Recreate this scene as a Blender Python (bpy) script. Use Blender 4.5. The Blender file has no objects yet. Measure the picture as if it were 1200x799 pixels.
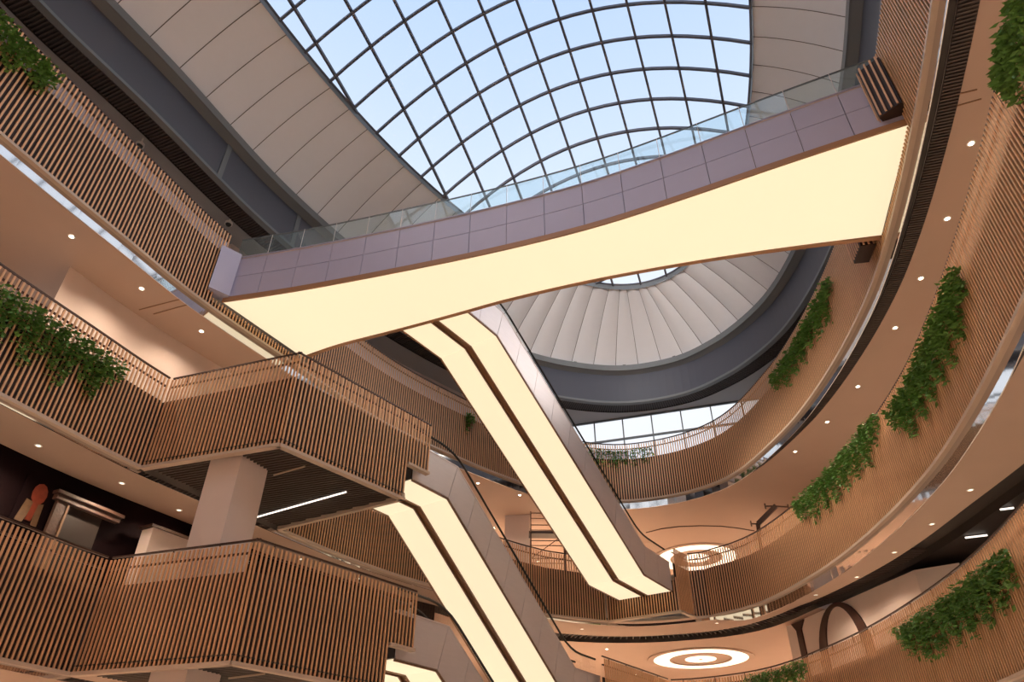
import bpy, math, random
from mathutils import Vector, Matrix
random.seed(7)
sc = bpy.context.scene
col = sc.collection

# ------------------------------------------------------------------ camera
F = 820.0; PITCH = math.radians(35.5); ROLL = math.radians(0.5)
cP, sP, cR, sR = math.cos(PITCH), math.sin(PITCH), math.cos(ROLL), math.sin(ROLL)
cam = bpy.data.cameras.new('camera'); cam_o = bpy.data.objects.new('camera', cam); col.objects.link(cam_o)
cam.sensor_width = 36.0; cam.lens = F / 1200.0 * 36.0; cam.clip_end = 500
fw = Vector((0, cP, sP)); up0 = Vector((0, -sP, cP)); rt0 = Vector((1, 0, 0))
rt = rt0 * cR + up0 * sR; upv = -rt0 * sR + up0 * cR
cam_o.matrix_world = Matrix(((rt.x, upv.x, -fw.x, 0), (rt.y, upv.y, -fw.y, 0), (rt.z, upv.z, -fw.z, 0), (0, 0, 0, 1)))
sc.camera = cam_o

def ray(u, v):
    x0 = u - 600.0; y0 = 399.5 - v
    x = cR * x0 - sR * y0; y = sR * x0 + cR * y0
    return Vector((x, F * cP - y * sP, F * sP + y * cP))
def at(u, v, z):
    r = ray(u, v); return r * (z / r.z)

# ------------------------------------------------------------------ world, exposure
w = bpy.data.worlds.new('sky'); sc.world = w; w.use_nodes = True
nt = w.node_tree; nt.nodes.clear()
tc = nt.nodes.new('ShaderNodeTexCoord'); sep = nt.nodes.new('ShaderNodeSeparateXYZ')
rmp = nt.nodes.new('ShaderNodeValToRGB'); bg = nt.nodes.new('ShaderNodeBackground'); ow = nt.nodes.new('ShaderNodeOutputWorld')
nt.links.new(tc.outputs['Generated'], sep.inputs[0]); nt.links.new(sep.outputs['Z'], rmp.inputs[0])
nt.links.new(rmp.outputs[0], bg.inputs[0]); nt.links.new(bg.outputs[0], ow.inputs[0])
cr = rmp.color_ramp
cr.elements[0].position = 0.52; cr.elements[0].color = (1.0, 1.0, 1.0, 1)
cr.elements[1].position = 0.95; cr.elements[1].color = (0.45, 0.63, 1.0, 1)
e_ = cr.elements.new(0.72); e_.color = (0.74, 0.84, 0.99, 1)
bg.inputs[1].default_value = 0.84
sc.view_settings.view_transform = 'Standard'; sc.view_settings.look = 'None'
sc.view_settings.exposure = 0.4; sc.view_settings.gamma = 1.0; sc.view_settings.use_curve_mapping = False
sc.cycles.use_denoising = True; sc.cycles.max_bounces = 10; sc.cycles.diffuse_bounces = 7
sc.cycles.transparent_max_bounces = 24; sc.cycles.sample_clamp_indirect = 4.0

WARM = (1.0, 0.77, 0.56)
SPOT_W = {'L4': 210.0, 'L3': 300.0, 'L2': 850.0}
PANEL_E = 0.70
FILL_FLOOD = 1900.0; FL_BACK = 4.2; FL_LEFT = 3.2; FL_RIGHT = 0.4  # output of the added rim fill lamps, with a share per side

# ------------------------------------------------------------------ materials
MATS = {}
def mat(name, c, rough=0.6, metal=0.0, emit=None, estr=0.0, noise=0.0, nscale=3.0, bump=0.0, stretch=None):
    if name in MATS: return MATS[name]
    m = bpy.data.materials.new(name); m.use_nodes = True; MATS[name] = m
    t = m.node_tree; b = t.nodes['Principled BSDF']
    b.inputs['Base Color'].default_value = (*c, 1); b.inputs['Roughness'].default_value = rough; b.inputs['Metallic'].default_value = metal
    if emit:
        b.inputs['Emission Color'].default_value = (*emit, 1); b.inputs['Emission Strength'].default_value = estr
    if noise or bump:
        tcn = t.nodes.new('ShaderNodeTexCoord'); n = t.nodes.new('ShaderNodeTexNoise'); n.inputs['Scale'].default_value = nscale
        n.inputs['Detail'].default_value = 4
        if stretch:
            mp = t.nodes.new('ShaderNodeMapping'); mp.inputs['Scale'].default_value = stretch
            t.links.new(tcn.outputs['Object'], mp.inputs[0]); t.links.new(mp.outputs[0], n.inputs['Vector'])
        else: t.links.new(tcn.outputs['Object'], n.inputs['Vector'])
        if noise:
            mx = t.nodes.new('ShaderNodeMix'); mx.data_type = 'RGBA'
            mx.inputs[6].default_value = (*[x * (1 - noise) for x in c], 1); mx.inputs[7].default_value = (*[min(1, x * (1 + noise)) for x in c], 1)
            t.links.new(n.outputs['Fac'], mx.inputs[0]); t.links.new(mx.outputs[2], b.inputs['Base Color'])
        if bump:
            bp = t.nodes.new('ShaderNodeBump'); bp.inputs['Strength'].default_value = bump; bp.inputs['Distance'].default_value = 0.02
            t.links.new(n.outputs['Fac'], bp.inputs['Height']); t.links.new(bp.outputs[0], b.inputs['Normal'])
    return m
def glass(name, tint, gloss, milk=0.0, milkc=(0.8, 0.8, 0.85)):
    m = bpy.data.materials.new(name); m.use_nodes = True; MATS[name] = m
    t = m.node_tree; t.nodes.clear()
    o = t.nodes.new('ShaderNodeOutputMaterial'); tr = t.nodes.new('ShaderNodeBsdfTransparent'); gl = t.nodes.new('ShaderNodeBsdfGlossy')
    tr.inputs[0].default_value = (*tint, 1); gl.inputs['Roughness'].default_value = 0.02; gl.inputs[0].default_value = (0.9, 0.97, 1, 1)
    lw = t.nodes.new('ShaderNodeLayerWeight'); pw = t.nodes.new('ShaderNodeMath'); pw.operation = 'POWER'; pw.inputs[1].default_value = 4.0
    lw.inputs['Blend'].default_value = 0.5; t.links.new(lw.outputs['Facing'], pw.inputs[0])
    mu = t.nodes.new('ShaderNodeMath'); mu.operation = 'MULTIPLY_ADD'; mu.inputs[1].default_value = 0.9 * gloss; mu.inputs[2].default_value = 0.04 * gloss; mu.use_clamp = True
    t.links.new(pw.outputs[0], mu.inputs[0])
    mx = t.nodes.new('ShaderNodeMixShader'); t.links.new(mu.outputs[0], mx.inputs[0])
    t.links.new(tr.outputs[0], mx.inputs[1]); t.links.new(gl.outputs[0], mx.inputs[2]); last = mx
    if milk:
        df = t.nodes.new('ShaderNodeBsdfDiffuse'); df.inputs[0].default_value = (*milkc, 1)
        tl = t.nodes.new('ShaderNodeBsdfTranslucent'); tl.inputs[0].default_value = (*milkc, 1)
        ad = t.nodes.new('ShaderNodeMixShader'); ad.inputs[0].default_value = 0.5
        t.links.new(df.outputs[0], ad.inputs[1]); t.links.new(tl.outputs[0], ad.inputs[2])
        m2 = t.nodes.new('ShaderNodeMixShader'); m2.inputs[0].default_value = milk
        t.links.new(mx.outputs[0], m2.inputs[1]); t.links.new(ad.outputs[0], m2.inputs[2]); last = m2
    t.links.new(last.outputs[0], o.inputs[0]); return m

M_slat = mat('wood_slat', (0.68, 0.385, 0.205), 0.45, noise=0.2, nscale=6, stretch=(1, 1, 0.15))
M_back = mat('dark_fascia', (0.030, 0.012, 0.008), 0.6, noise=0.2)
M_trim = mat('beige_trim', (0.52, 0.40, 0.31), 0.45)
M_bronze = mat('bronze_rail', (0.07, 0.035, 0.025), 0.4, metal=0.4)
M_mirror = mat('mirror_metal', (0.72, 0.72, 0.74), 0.06, metal=1.0)
M_grille = mat('dark_grille', (0.025, 0.018, 0.016), 0.6)
M_gbar = mat('grille_bar', (0.06, 0.043, 0.038), 0.5)
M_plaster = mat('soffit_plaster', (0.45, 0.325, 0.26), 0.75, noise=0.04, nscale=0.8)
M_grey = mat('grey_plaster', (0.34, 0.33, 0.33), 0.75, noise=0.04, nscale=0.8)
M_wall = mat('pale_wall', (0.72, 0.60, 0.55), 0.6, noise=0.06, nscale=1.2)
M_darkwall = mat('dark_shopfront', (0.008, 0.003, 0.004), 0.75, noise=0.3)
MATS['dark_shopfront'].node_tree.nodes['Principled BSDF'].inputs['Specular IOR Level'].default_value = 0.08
M_floor = mat('stone_floor', (0.70, 0.62, 0.54), 0.35, noise=0.08, nscale=0.6)
M_lav = mat('lavender_panel', (0.46, 0.455, 0.62), 0.5, noise=0.03)
M_bridgetrim = mat('bridge_trim', (0.36, 0.19, 0.095), 0.5)
M_panel = mat('luminous_panel', (0.35, 0.30, 0.22), 0.6, emit=(1.0, 0.84, 0.56), estr=PANEL_E)
M_chan = mat('brown_channel', (0.20, 0.10, 0.05), 0.5)
M_steel = mat('brushed_steel', (0.66, 0.62, 0.64), 0.5, metal=0.5, noise=0.06, nscale=2.0, stretch=(1, 1, 6))
M_black = mat('black_rubber', (0.012, 0.010, 0.010), 0.5)
M_fab = mat('white_membrane', (0.73, 0.745, 0.79), 0.55, noise=0.02)
M_seam = mat('seam_liner', (0.10, 0.095, 0.10), 0.8)
M_rim = mat('grey_rim', (0.066, 0.072, 0.098), 0.45, noise=0.05, nscale=0.7)
M_rim2 = mat('grey_green_band', (0.14, 0.155, 0.17), 0.4)
M_frame = mat('dark_frame', (0.075, 0.075, 0.095), 0.45)
M_leaf = mat('vine_leaf', (0.13, 0.28, 0.06), 0.5, noise=0.6, nscale=9)
M_stem = mat('vine_stem', (0.09, 0.06, 0.03), 0.8)
M_white = mat('white_paint', (0.75, 0.72, 0.70), 0.5)
M_lamp = mat('lamp_lens', (0.9, 0.85, 0.7), 0.5, emit=(1.0, 0.86, 0.62), estr=14.0)
M_lampdim = mat('lamp_lens_dim', (0.9, 0.85, 0.75), 0.4, emit=(1.0, 0.86, 0.66), estr=1.6)
M_tube = mat('tube_light', (0.9, 0.88, 0.82), 0.5, emit=(1.0, 0.90, 0.80), estr=1.3)
M_ring = mat('ring_light', (0.9, 0.88, 0.8), 0.5, emit=(1.0, 0.90, 0.70), estr=0.95)
M_letter = mat('brown_letter', (0.045, 0.015, 0.010), 0.4)
G_sky = glass('roof_glass', (0.96, 0.98, 1.0), 0.3)
G_bridge = glass('bridge_glass', (0.90, 0.965, 0.975), 1.3, 0.07, (0.80, 0.88, 0.90))
G_guard = glass('guard_glass', (0.98, 0.985, 0.985), 0.35)
G_milk = glass('frosted_guard_glass', (0.8, 0.8, 0.85), 1.2, 0.75, (0.86, 0.83, 0.90))
G_win = glass('window_glass', (0.95, 0.97, 1.0), 0.5)

# ------------------------------------------------------------------ mesh helpers
class MB:
    def __init__(s): s.v = []; s.f = []
    def poly(s, pts):
        n = len(s.v); s.v += [tuple(p) for p in pts]; s.f.append(tuple(range(n, n + len(pts))))
    def hexa(s, a, b):      # a, b: 4-point loops, joined into a closed prism
        n = len(s.v); k = len(a); s.v += [tuple(p) for p in a] + [tuple(p) for p in b]
        s.f.append(tuple(range(n + k - 1, n - 1, -1))); s.f.append(tuple(range(n + k, n + 2 * k)))
        for i in range(k):
            j = (i + 1) % k; s.f.append((n + i, n + j, n + k + j, n + k + i))
    def box(s, x0, x1, y0, y1, z0, z1):
        s.hexa([(x0, y0, z0), (x1, y0, z0), (x1, y1, z0), (x0, y1, z0)], [(x0, y0, z1), (x1, y0, z1), (x1, y1, z1), (x0, y1, z1)])
    def prism(s, poly2, z0, z1):
        s.hexa([(p[0], p[1], z0) for p in poly2], [(p[0], p[1], z1) for p in poly2])
    def bar(s, a, b, wd, ht, upd=(0, 0, 1)):
        a = Vector(a); b = Vector(b); d = (b - a).normalized(); u = Vector(upd)
        if abs(d.dot(u)) > 0.98: u = Vector((1, 0, 0))
        x = d.cross(u).normalized(); y = x.cross(d).normalized()
        q = [x * wd / 2 + y * ht / 2, -x * wd / 2 + y * ht / 2, -x * wd / 2 - y * ht / 2, x * wd / 2 - y * ht / 2]
        s.hexa([a + k for k in q], [b + k for k in q])
    def tube(s, pts, r, n=6):
        pts = [Vector(p) for p in pts]; base = len(s.v)
        for i, p in enumerate(pts):
            d = (pts[min(i + 1, len(pts) - 1)] - pts[max(i - 1, 0)]).normalized()
            u = Vector((0, 0, 1)) if abs(d.z) < 0.95 else Vector((1, 0, 0))
            x = d.cross(u).normalized(); y = x.cross(d)
            for k in range(n):
                a = 2 * math.pi * k / n; s.v.append(tuple(p + (x * math.cos(a) + y * math.sin(a)) * r))
        for i in range(len(pts) - 1):
            for k in range(n):
                l = (k + 1) % n; s.f.append((base + i * n + k, base + i * n + l, base + (i + 1) * n + l, base + (i + 1) * n + k))
        s.f.append(tuple(base + k for k in range(n - 1, -1, -1))); s.f.append(tuple(base + (len(pts) - 1) * n + k for k in range(n)))
    def lathe(s, prof, c, n=20, closed=False):
        b = len(s.v)
        for r, z in prof:
            for k in range(n):
                a = 2 * math.pi * k / n; s.v.append((c[0] + r * math.cos(a), c[1] + r * math.sin(a), c[2] + z))
        for i in range(len(prof) - 1):
            for k in range(n):
                l = (k + 1) % n; s.f.append((b + i * n + k, b + i * n + l, b + (i + 1) * n + l, b + (i + 1) * n + k))
        if closed:
            i = len(prof) - 1
            for k in range(n):
                l = (k + 1) % n; s.f.append((b + i * n + k, b + i * n + l, b + l, b + k))
        else:
            s.f.append(tuple(b + k for k in range(n - 1, -1, -1))); s.f.append(tuple(b + (len(prof) - 1) * n + k for k in range(n)))
    def sweep(s, path, o0, o1, z0, z1, closed=False):   # rectangle section along a plan path [(p, n)], o = offset along n
        b = len(s.v)
        for p, n in path:
            a = p + n * o0; c = p + n * o1
            s.v += [(a.x, a.y, z0), (c.x, c.y, z0), (c.x, c.y, z1), (a.x, a.y, z1)]
        m = len(path)
        for i in range(m if closed else m - 1):
            j = (i + 1) % m
            for k in range(4):
                l = (k + 1) % 4; s.f.append((b + i * 4 + k, b + i * 4 + l, b + j * 4 + l, b + j * 4 + k))
        if not closed:
            s.f.append((b + 3, b + 2, b + 1, b)); e = b + (m - 1) * 4; s.f.append((e, e + 1, e + 2, e + 3))
    def mesh(s, name, m, smooth=False):
        me = bpy.data.meshes.new(name); me.from_pydata(s.v, [], s.f); me.materials.append(m)
        if smooth: me.shade_smooth()
        me.update(); return me
    def build(s, name, m, parent=None, smooth=False):
        return link(name, s.mesh(name, m, smooth), parent)

def link(name, me, parent=None, loc=None, rz=0.0):
    """mesh in world coordinates unless loc is given; stays there under a parent whose own place is unrotated"""
    o = bpy.data.objects.new(name, me); col.objects.link(o)
    base = Vector((0, 0, 0))
    if parent is not None:
        o.parent = parent; p = parent
        while p is not None: base += p.location; p = p.parent
    o.location = (Vector(loc) if loc is not None else Vector((0, 0, 0))) - base
    o.rotation_euler.z = rz
    return o
def tag(o, label, cat, group=None):
    o['label'] = label; o['category'] = cat
    if group: o['group'] = group
    return o
def thing(name, label, cat, loc, group=None):
    o = bpy.data.objects.new(name, None); col.objects.link(o); o.location = loc; o.empty_display_size = 0.3
    return tag(o, label, cat, group)
def struct(o): o['kind'] = 'structure'; return o
def stuff(o): o['kind'] = 'stuff'; return o
V2 = lambda x, y: Vector((x, y))

# ------------------------------------------------------------------ plan outlines
def spline(pts, n=12):
    out = []; m = len(pts); P = [Vector(p) for p in pts]
    for i in range(m):
        p0, p1, p2, p3 = P[i - 1], P[i], P[(i + 1) % m], P[(i + 2) % m]
        for k in range(n):
            t = k / n
            out.append(0.5 * ((2 * p1) + (p2 - p0) * t + (2 * p0 - 5 * p1 + 4 * p2 - p3) * t * t + (3 * p1 - p0 - 3 * p2 + p3) * t ** 3))
    return out
class Outline:
    def __init__(s, pts, step=0.4):
        d = spline(pts); s.L = [0.0]
        for i in range(len(d)): s.L.append(s.L[-1] + (d[(i + 1) % len(d)] - d[i]).length)
        s.d = d; s.tot = s.L[-1]
        n = int(s.tot / 0.25); s.n = n
        raw = [s._p(k * s.tot / n) for k in range(n)]
        for _ in range(3): raw = [(raw[i - 1] + raw[i] * 2 + raw[(i + 1) % n]) / 4 for i in range(n)]
        s.q = raw; s.L = [0.0]
        for i in range(n): s.L.append(s.L[-1] + (raw[(i + 1) % n] - raw[i]).length)
        s.d = raw; s.tot = s.L[-1]
    def _p(s, x):
        import bisect
        x = x % s.tot; i = max(0, bisect.bisect_right(s.L, x) - 1); i = min(i, len(s.d) - 1)
        t = (x - s.L[i]) / max(1e-9, s.L[i + 1] - s.L[i]); return s.d[i].lerp(s.d[(i + 1) % len(s.d)], t)
    def pos(s, x): return s._p(x)
    def tan(s, x): return (s._p(x + 0.3) - s._p(x - 0.3)).normalized()
    def nor(s, x): t = s.tan(x); return V2(-t.y, t.x)
    def near(s, p):
        p = V2(p[0], p[1]); i = min(range(len(s.d)), key=lambda k: (s.d[k] - p).length_squared); return s.L[i]
    def path(s, a, b, step=0.4):
        if b < a: b += s.tot
        n = max(1, int(round((b - a) / step))); return [(s.pos(a + (b - a) * k / n), s.nor(a + (b - a) * k / n)) for k in range(n + 1)]
    def ring(s, n=200): return [(s.pos(k * s.tot / n), s.nor(k * s.tot / n)) for k in range(n)]
def polypath(pts):          # sharp-cornered plan path with mitred normals
    P = [V2(*p) for p in pts]; out = []
    for i, p in enumerate(P):
        ts = []
        if i > 0: ts.append((p - P[i - 1]).normalized())
        if i < len(P) - 1: ts.append((P[i + 1] - p).normalized())
        ns = [V2(-t.y, t.x) for t in ts]
        if len(ns) == 2:
            m = (ns[0] + ns[1]).normalized(); m = m / max(0.35, m.dot(ns[0]))
        else: m = ns[0]
        out.append((p, m))
    return out
O = Outline([(-16.0, 3), (-15.6, 7.5), (-14.9, 11.2), (-13.8, 14.3), (-12.7, 17.0), (-11.45, 20.0), (-9.2, 24.0), (-6.85, 28.0), (-4.9, 30.6), (-2.6, 33.0),
             (-0.5, 35.0), (1.8, 36.8), (4.4, 38.0), (6.8, 38.3), (9.3, 37.4), (11.0, 36.0), (11.9, 34.6), (12.45, 32.9), (12.85, 30.8), (13.15, 28.6),
             (13.25, 26.2), (13.2, 23.8), (13.05, 21.6), (12.75, 19.2), (12.3, 17.0), (11.8, 15.0), (11.2, 12.9), (10.7, 11.3), (9.95, 9.1),
             (8.6, 5.5), (6.3, 0.5), (2.5, -4), (-3, -7), (-9, -6.5), (-13.8, -2.5)])
RIM = Outline([(-16.9, 4), (-16.6, 8), (-15.5, 12.1), (-13.5, 16.4), (-10.9, 22.3), (-7.5, 27.8), (-3.5, 32.5), (0, 35.4), (3.3, 36.9), (7, 37.4),
               (10.3, 36.3), (12.3, 34.3), (13.5, 32.2), (14.3, 29.8), (14.6, 27.0), (14.55, 23.7), (14.1, 20), (13.2, 16), (11.9, 12), (10.2, 7.5),
               (7.5, 1.5), (3, -3.5), (-3, -6.5), (-9.5, -6), (-14.5, -2)])
def smooth(a, b, x): t = max(0, min(1, (x - a) / (b - a))); return t * t * (3 - 2 * t)
# level heights: screen bottom, screen top, top of the opaque fascia (about floor level), soffit
LV = {4: (16.10, 19.60, 18.70, 16.28), 3: (9.37, 12.52, 11.72, 9.55), 2: (3.50, 6.43, 5.70, 3.68)}

def ringmesh(name, path, f0, f1, z0, z1, m, keep=None, flip=False):
    """band between plan offsets f0(p) and f1(p)"""
    b = MB(); n = len(path)
    for i in range(n):
        (p, a), (q, c) = path[i], path[(i + 1) % n]
        if keep and not keep((p + q) / 2): continue
        A, B = p + a * f0(p), p + a * f1(p); C, D = q + c * f1(q), q + c * f0(q)
        b.poly([(A.x, A.y, z0), (B.x, B.y, z1), (C.x, C.y, z1), (D.x, D.y, z0)])
    return b.build(name, m)
ring = O.ring(220)
K = lambda c: (lambda p: c)
def Dback(p):            # distance from the void edge to the back walls
    far = smooth(33, 37.5, p.y)
    side = 3.2 if p.x < 0 else 7.5
    return side * (1 - far) + 22 * far
# ------------------------------------------------------------------ floors, soffits and walls (the setting)
b = MB(); b.box(-45, 45, -35, 75, -1.75, -1.6); struct(b.build('floor', M_floor))
for lv in (4, 3, 2):
    zb, zt, zf, zs = LV[lv]
    struct(ringmesh('floor', ring, K(0.16), lambda p: Dback(p) + 8.0, zf - 0.05, zf - 0.05, M_floor))
    b = MB(); hm = lambda p: 0.42 if lv == 4 else (0.36 * smooth(10.0, 11.6, p.x) + 0.12)
    for i in range(len(ring)):
        (p, n), (q, m) = ring[i], ring[(i + 1) % len(ring)]
        P0, P1, Q0, Q1 = p + n * 0.11, p + n * 0.14, q + m * 0.11, q + m * 0.14; z = zb - 0.10
        b.hexa([(P0.x, P0.y, z - hm(p)), (P1.x, P1.y, z - hm(p)), (P1.x, P1.y, z), (P0.x, P0.y, z)], [(Q0.x, Q0.y, z - hm(q)), (Q1.x, Q1.y, z - hm(q)), (Q1.x, Q1.y, z), (Q0.x, Q0.y, z)])
    struct(b.build('trim_%d' % (lv + 1), M_mirror))
    struct(ringmesh('ceiling', ring, K(0.17), K(0.62 if lv == 4 else 0.78), zs, zs, M_grille))
far = lambda p: smooth(34.5, 37.5, p.y)
# under the top gallery: plaster all the way to the back, a dark grille strip along the right side
isR = lambda p: p.x > 9.6 and p.y < 37.2
struct(ringmesh('ceiling', ring, K(0.62), K(1.12), 16.26, 16.26, M_grille, keep=isR))
gb = MB()
for k in range(int(O.tot / 0.11)):
    s = k * 0.11; p = O.pos(s)
    if isR(p) and p.y > 8.0:
        n = O.nor(s); a, c = p + n * 0.64, p + n * 1.10; gb.bar((a.x, a.y, 16.24), (c.x, c.y, 16.24), 0.045, 0.05)
gtop = gb.build('grille_bars', M_gbar); stuff(gtop)
gtop.parent = [x for x in bpy.data.objects if x.name.startswith('ceiling')][-1]
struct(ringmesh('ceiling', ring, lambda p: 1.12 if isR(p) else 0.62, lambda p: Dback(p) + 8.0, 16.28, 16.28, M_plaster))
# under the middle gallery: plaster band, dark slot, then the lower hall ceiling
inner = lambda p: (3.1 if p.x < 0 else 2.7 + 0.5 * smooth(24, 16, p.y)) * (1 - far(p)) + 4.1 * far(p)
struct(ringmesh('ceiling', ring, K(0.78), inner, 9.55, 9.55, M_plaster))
struct(ringmesh('ceiling', ring, inner, inner, 9.55, 9.95, M_grille))
struct(ringmesh('ceiling', ring, inner, lambda p: inner(p) + 1.3 + 0.7 * far(p), 9.95, 9.95, M_grille))
b = MB()
for k in range(int(O.tot / 0.16)):
    s = k * 0.16; p = O.pos(s)
    if p.x > 2 and p.y > 28:
        n = O.nor(s); a, c = p + n * (inner(p) + 0.04), p + n * (inner(p) + 1.25 + 0.7 * far(p)); b.bar((a.x, a.y, 9.86), (c.x, c.y, 9.86), 0.05, 0.10)
o = b.build('slot_bars', M_gbar); stuff(o); o.parent = [x for x in bpy.data.objects if x.name.startswith('ceiling')][-1]
slw = lambda p: 1.3 + 0.7 * far(p)
hallR = lambda p: p.x > 11.8 and p.y < 36.0
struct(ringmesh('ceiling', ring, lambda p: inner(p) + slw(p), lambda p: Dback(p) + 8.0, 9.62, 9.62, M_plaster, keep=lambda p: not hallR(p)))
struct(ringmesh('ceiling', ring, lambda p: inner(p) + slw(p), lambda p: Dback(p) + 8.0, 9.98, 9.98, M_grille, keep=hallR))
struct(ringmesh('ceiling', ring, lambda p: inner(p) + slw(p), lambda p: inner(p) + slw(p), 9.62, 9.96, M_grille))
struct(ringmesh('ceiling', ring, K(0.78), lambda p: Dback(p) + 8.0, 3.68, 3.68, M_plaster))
# back walls
def wallstrip(name, path, off, z0, z1, m, keep=None):
    return struct(ringmesh(name, path, off, off, z0, z1, m, keep))
deep = lambda p: p.x < 0 and p.y < 17.3
wallstrip('wall_left', ring, K(3.2), 11.7, 16.28, M_wall, keep=lambda p: p.x < -0.8 and 17.3 <= p.y < 36)
wallstrip('wall_left', ring, K(6.4), 11.7, 16.28, M_wall, keep=deep)
wallstrip('wall_left', ring, lambda p: 3.35, 5.7, 9.95, M_darkwall, keep=lambda p: p.x < -1 and p.y < 34)
wallstrip('wall_right', ring, K(7.5), 11.7, 16.28, M_wall, keep=lambda p: p.x > 9.4 and p.y < 36)
wallstrip('wall_right', ring, K(7.5), 5.7, 9.98, M_darkwall, keep=lambda p: p.x > 9.4 and p.y < 33)
wallstrip('wall_back', ring, lambda p: Dback(p), 11.7, 16.28, M_wall, keep=lambda p: p.y >= 34.5)
wallstrip('wall_back', ring, lambda p: Dback(p), 5.7, 9.62, M_wall, keep=lambda p: p.y >= 33)
wallstrip('wall_back', ring, K(9.0), -1.6, 3.68, M_wall)
# top gallery: ceiling, back wall, rim
L4D = lambda p: 4.2 + 1.0 * smooth(0, 8, p.x)
wa, wb = V2(1.9, 41.45), V2(15.6, 36.95)
def to_window(p):
    x = RIM.near(p); n = RIM.nor(x); d = (wb - wa).normalized(); m = V2(-d.y, d.x); k = n.dot(m)
    if k > 0.2:
        f = (wa - p).dot(m) / k
        if 0 < f < 9: return f + 0.05
    return 9.0
struct(ringmesh('ceiling', RIM.ring(220), K(1.05), to_window, 22.30, 22.30, M_grey))
wallstrip('wall_back', ring, lambda p: 3.1 if p.x < 4 and p.y > 22 else (4.6 if p.x < 4 else 6.5), 18.6, 22.3, M_wall, keep=lambda p: not (p.y > 33.5 and p.x > 3.0))
# ------------------------------------------------------------------ window beyond the top gallery
wd = (wb - wa).normalized(); wn = V2(-wd.y, wd.x); wl = (wb - wa).length
win = bpy.data.objects.new('window_1', None); col.objects.link(win); win.location = (wa.x, wa.y, 18.65); struct(win)
def wbox(b, t0, t1, z0, z1, o0, o1):
    q = [wa + wd * t0 + wn * o0, wa + wd * t1 + wn * o0, wa + wd * t1 + wn * o1, wa + wd * t0 + wn * o1]; b.prism(q, z0, z1)
for z0, z1 in ((22.2, 22.3), (20.72, 20.84), (18.65, 18.8)):
    b = MB(); wbox(b, 0, wl, z0, z1, -0.06, 0.06); b.build('transom', M_rim2, win)
t = 0.0
while t <= wl + 0.01:
    b = MB(); wbox(b, t - 0.035, t + 0.035, 18.65, 22.3, -0.07, 0.07); b.build('mullion', M_rim2, win)
    if t + 1.6 < wl:
        for z0, z1 in ((18.8, 20.72), (20.84, 22.2)):
            b = MB(); wbox(b, t + 0.04, t + 1.81, z0, z1, -0.01, 0.01); b.build('pane', G_win, win)
    t += 1.85
b = MB(); b.prism([wb, wb + V2(6, 0), wb + V2(6, 0.3), wb + V2(0, 0.3)], 18.6, 22.3); struct(b.build('wall_right', M_wall))
b = MB(); b.prism([wa, wa + V2(0, 0.3), wa + V2(-7, 1.2), wa + V2(-7, 0.9)], 18.6, 22.3); struct(b.build('wall_left', M_wall))
# ------------------------------------------------------------------ roof rim, membrane, skylight
rr = RIM.ring(240)
def sweepring(name, path, o0, o1, z0, z1, m):
    b = MB(); b.sweep(path, o0, o1, z0, z1, True); return struct(b.build(name, m))
sweepring('trim_6', rr, -0.02, 0.25, 22.12, 24.05, M_rim)
sweepring('trim_7', rr, -0.10, 0.20, 21.98, 22.12, M_rim2)
struct(ringmesh('trim_8', rr, K(-0.02), K(-0.40), 24.05, 24.16, M_rim2))
sweepring('trim_9', rr, -0.46, -0.40, 24.14, 24.53, M_rim2)
struct(ringmesh('trim_9', rr, K(-0.40), K(0.20), 24.28, 24.28, M_white))
NF = 36
for k in range(NF):       # fill lamps added out of sight behind the rim lip: some wash the far membrane, the left ones the galleries opposite
    x = (k + 0.5) * RIM.tot / NF; p = RIM.pos(x); n = RIM.nor(x); c = p - n * 0.28; z = 24.28
    t = thing('fill_light', 'small dark added floodlight behind the lip of the grey roof rim', 'fill_light', (c.x, c.y, z), 'added rim fill lamps')
    b = MB(); b.prism([c + V2(-.05, -.05), c + V2(.05, -.05), c + V2(.05, .05), c + V2(-.05, .05)], z, z + 0.26); b.build('stand', M_black, t)
    e = Vector((c.x, c.y, z + 0.32)); f = e - Vector((n.x, n.y, 0)) * 0.06
    b = MB(); b.bar(e + Vector((n.x, n.y, 0)) * 0.06, f, 0.18, 0.10); b.build('housing', M_black, t)
    back = n.y < -0.8; left = n.x < -0.45 and p.y > -2; right = n.x > 0.45 and p.y > -2
    aim = Vector((-n.x, -n.y, -0.5)); size = 50; kf = 0.0; cf = (1.0, 0.84, 0.66)
    if left: kf = FL_LEFT * (0.08 + 0.92 * smooth(17, 23, p.y)); aim = Vector((13.2, 26.0 + (p.y - 24) * 0.6, 7.5)) - e
    elif right: kf = FL_RIGHT; cf = (1.0, 0.90, 0.82)
    elif back: kf = FL_BACK; cf = (1.0, 0.91, 0.84); size = 30; aim = Vector((6.5, 36.5, 26.2)) - e
    if kf == 0.0: kf = 0.05
    l = bpy.data.lights.new('fill_lamp', 'SPOT'); l.energy = FILL_FLOOD * kf; l.color = cf
    l.spot_size = math.radians(size); l.spot_blend = 1.0; l.shadow_soft_size = 0.03
    lo = bpy.data.objects.new('fill_lamp', l); col.objects.link(lo); lo.parent = t
    lo.location = f - Vector((n.x, n.y, 0)) * 0.04 - Vector((c.x, c.y, z))
    lo.rotation_euler = aim.to_track_quat('-Z', 'Y').to_euler()
struct(ringmesh('trim_10', rr, K(0.1), K(1.15), 22.05, 22.05, M_grille))
struct(ringmesh('trim_10', rr, K(1.05), K(1.05), 21.95, 22.30, M_grille))
b = MB()
for k in range(int(RIM.tot / 0.13)):
    s = k * 0.13; p = RIM.pos(s)
    if p.y > 7:
        n = RIM.nor(s); a, c = p + n * 0.18, p + n * 1.03; b.bar((a.x, a.y, 22.01), (c.x, c.y, 22.01), 0.05, 0.06)
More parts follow.
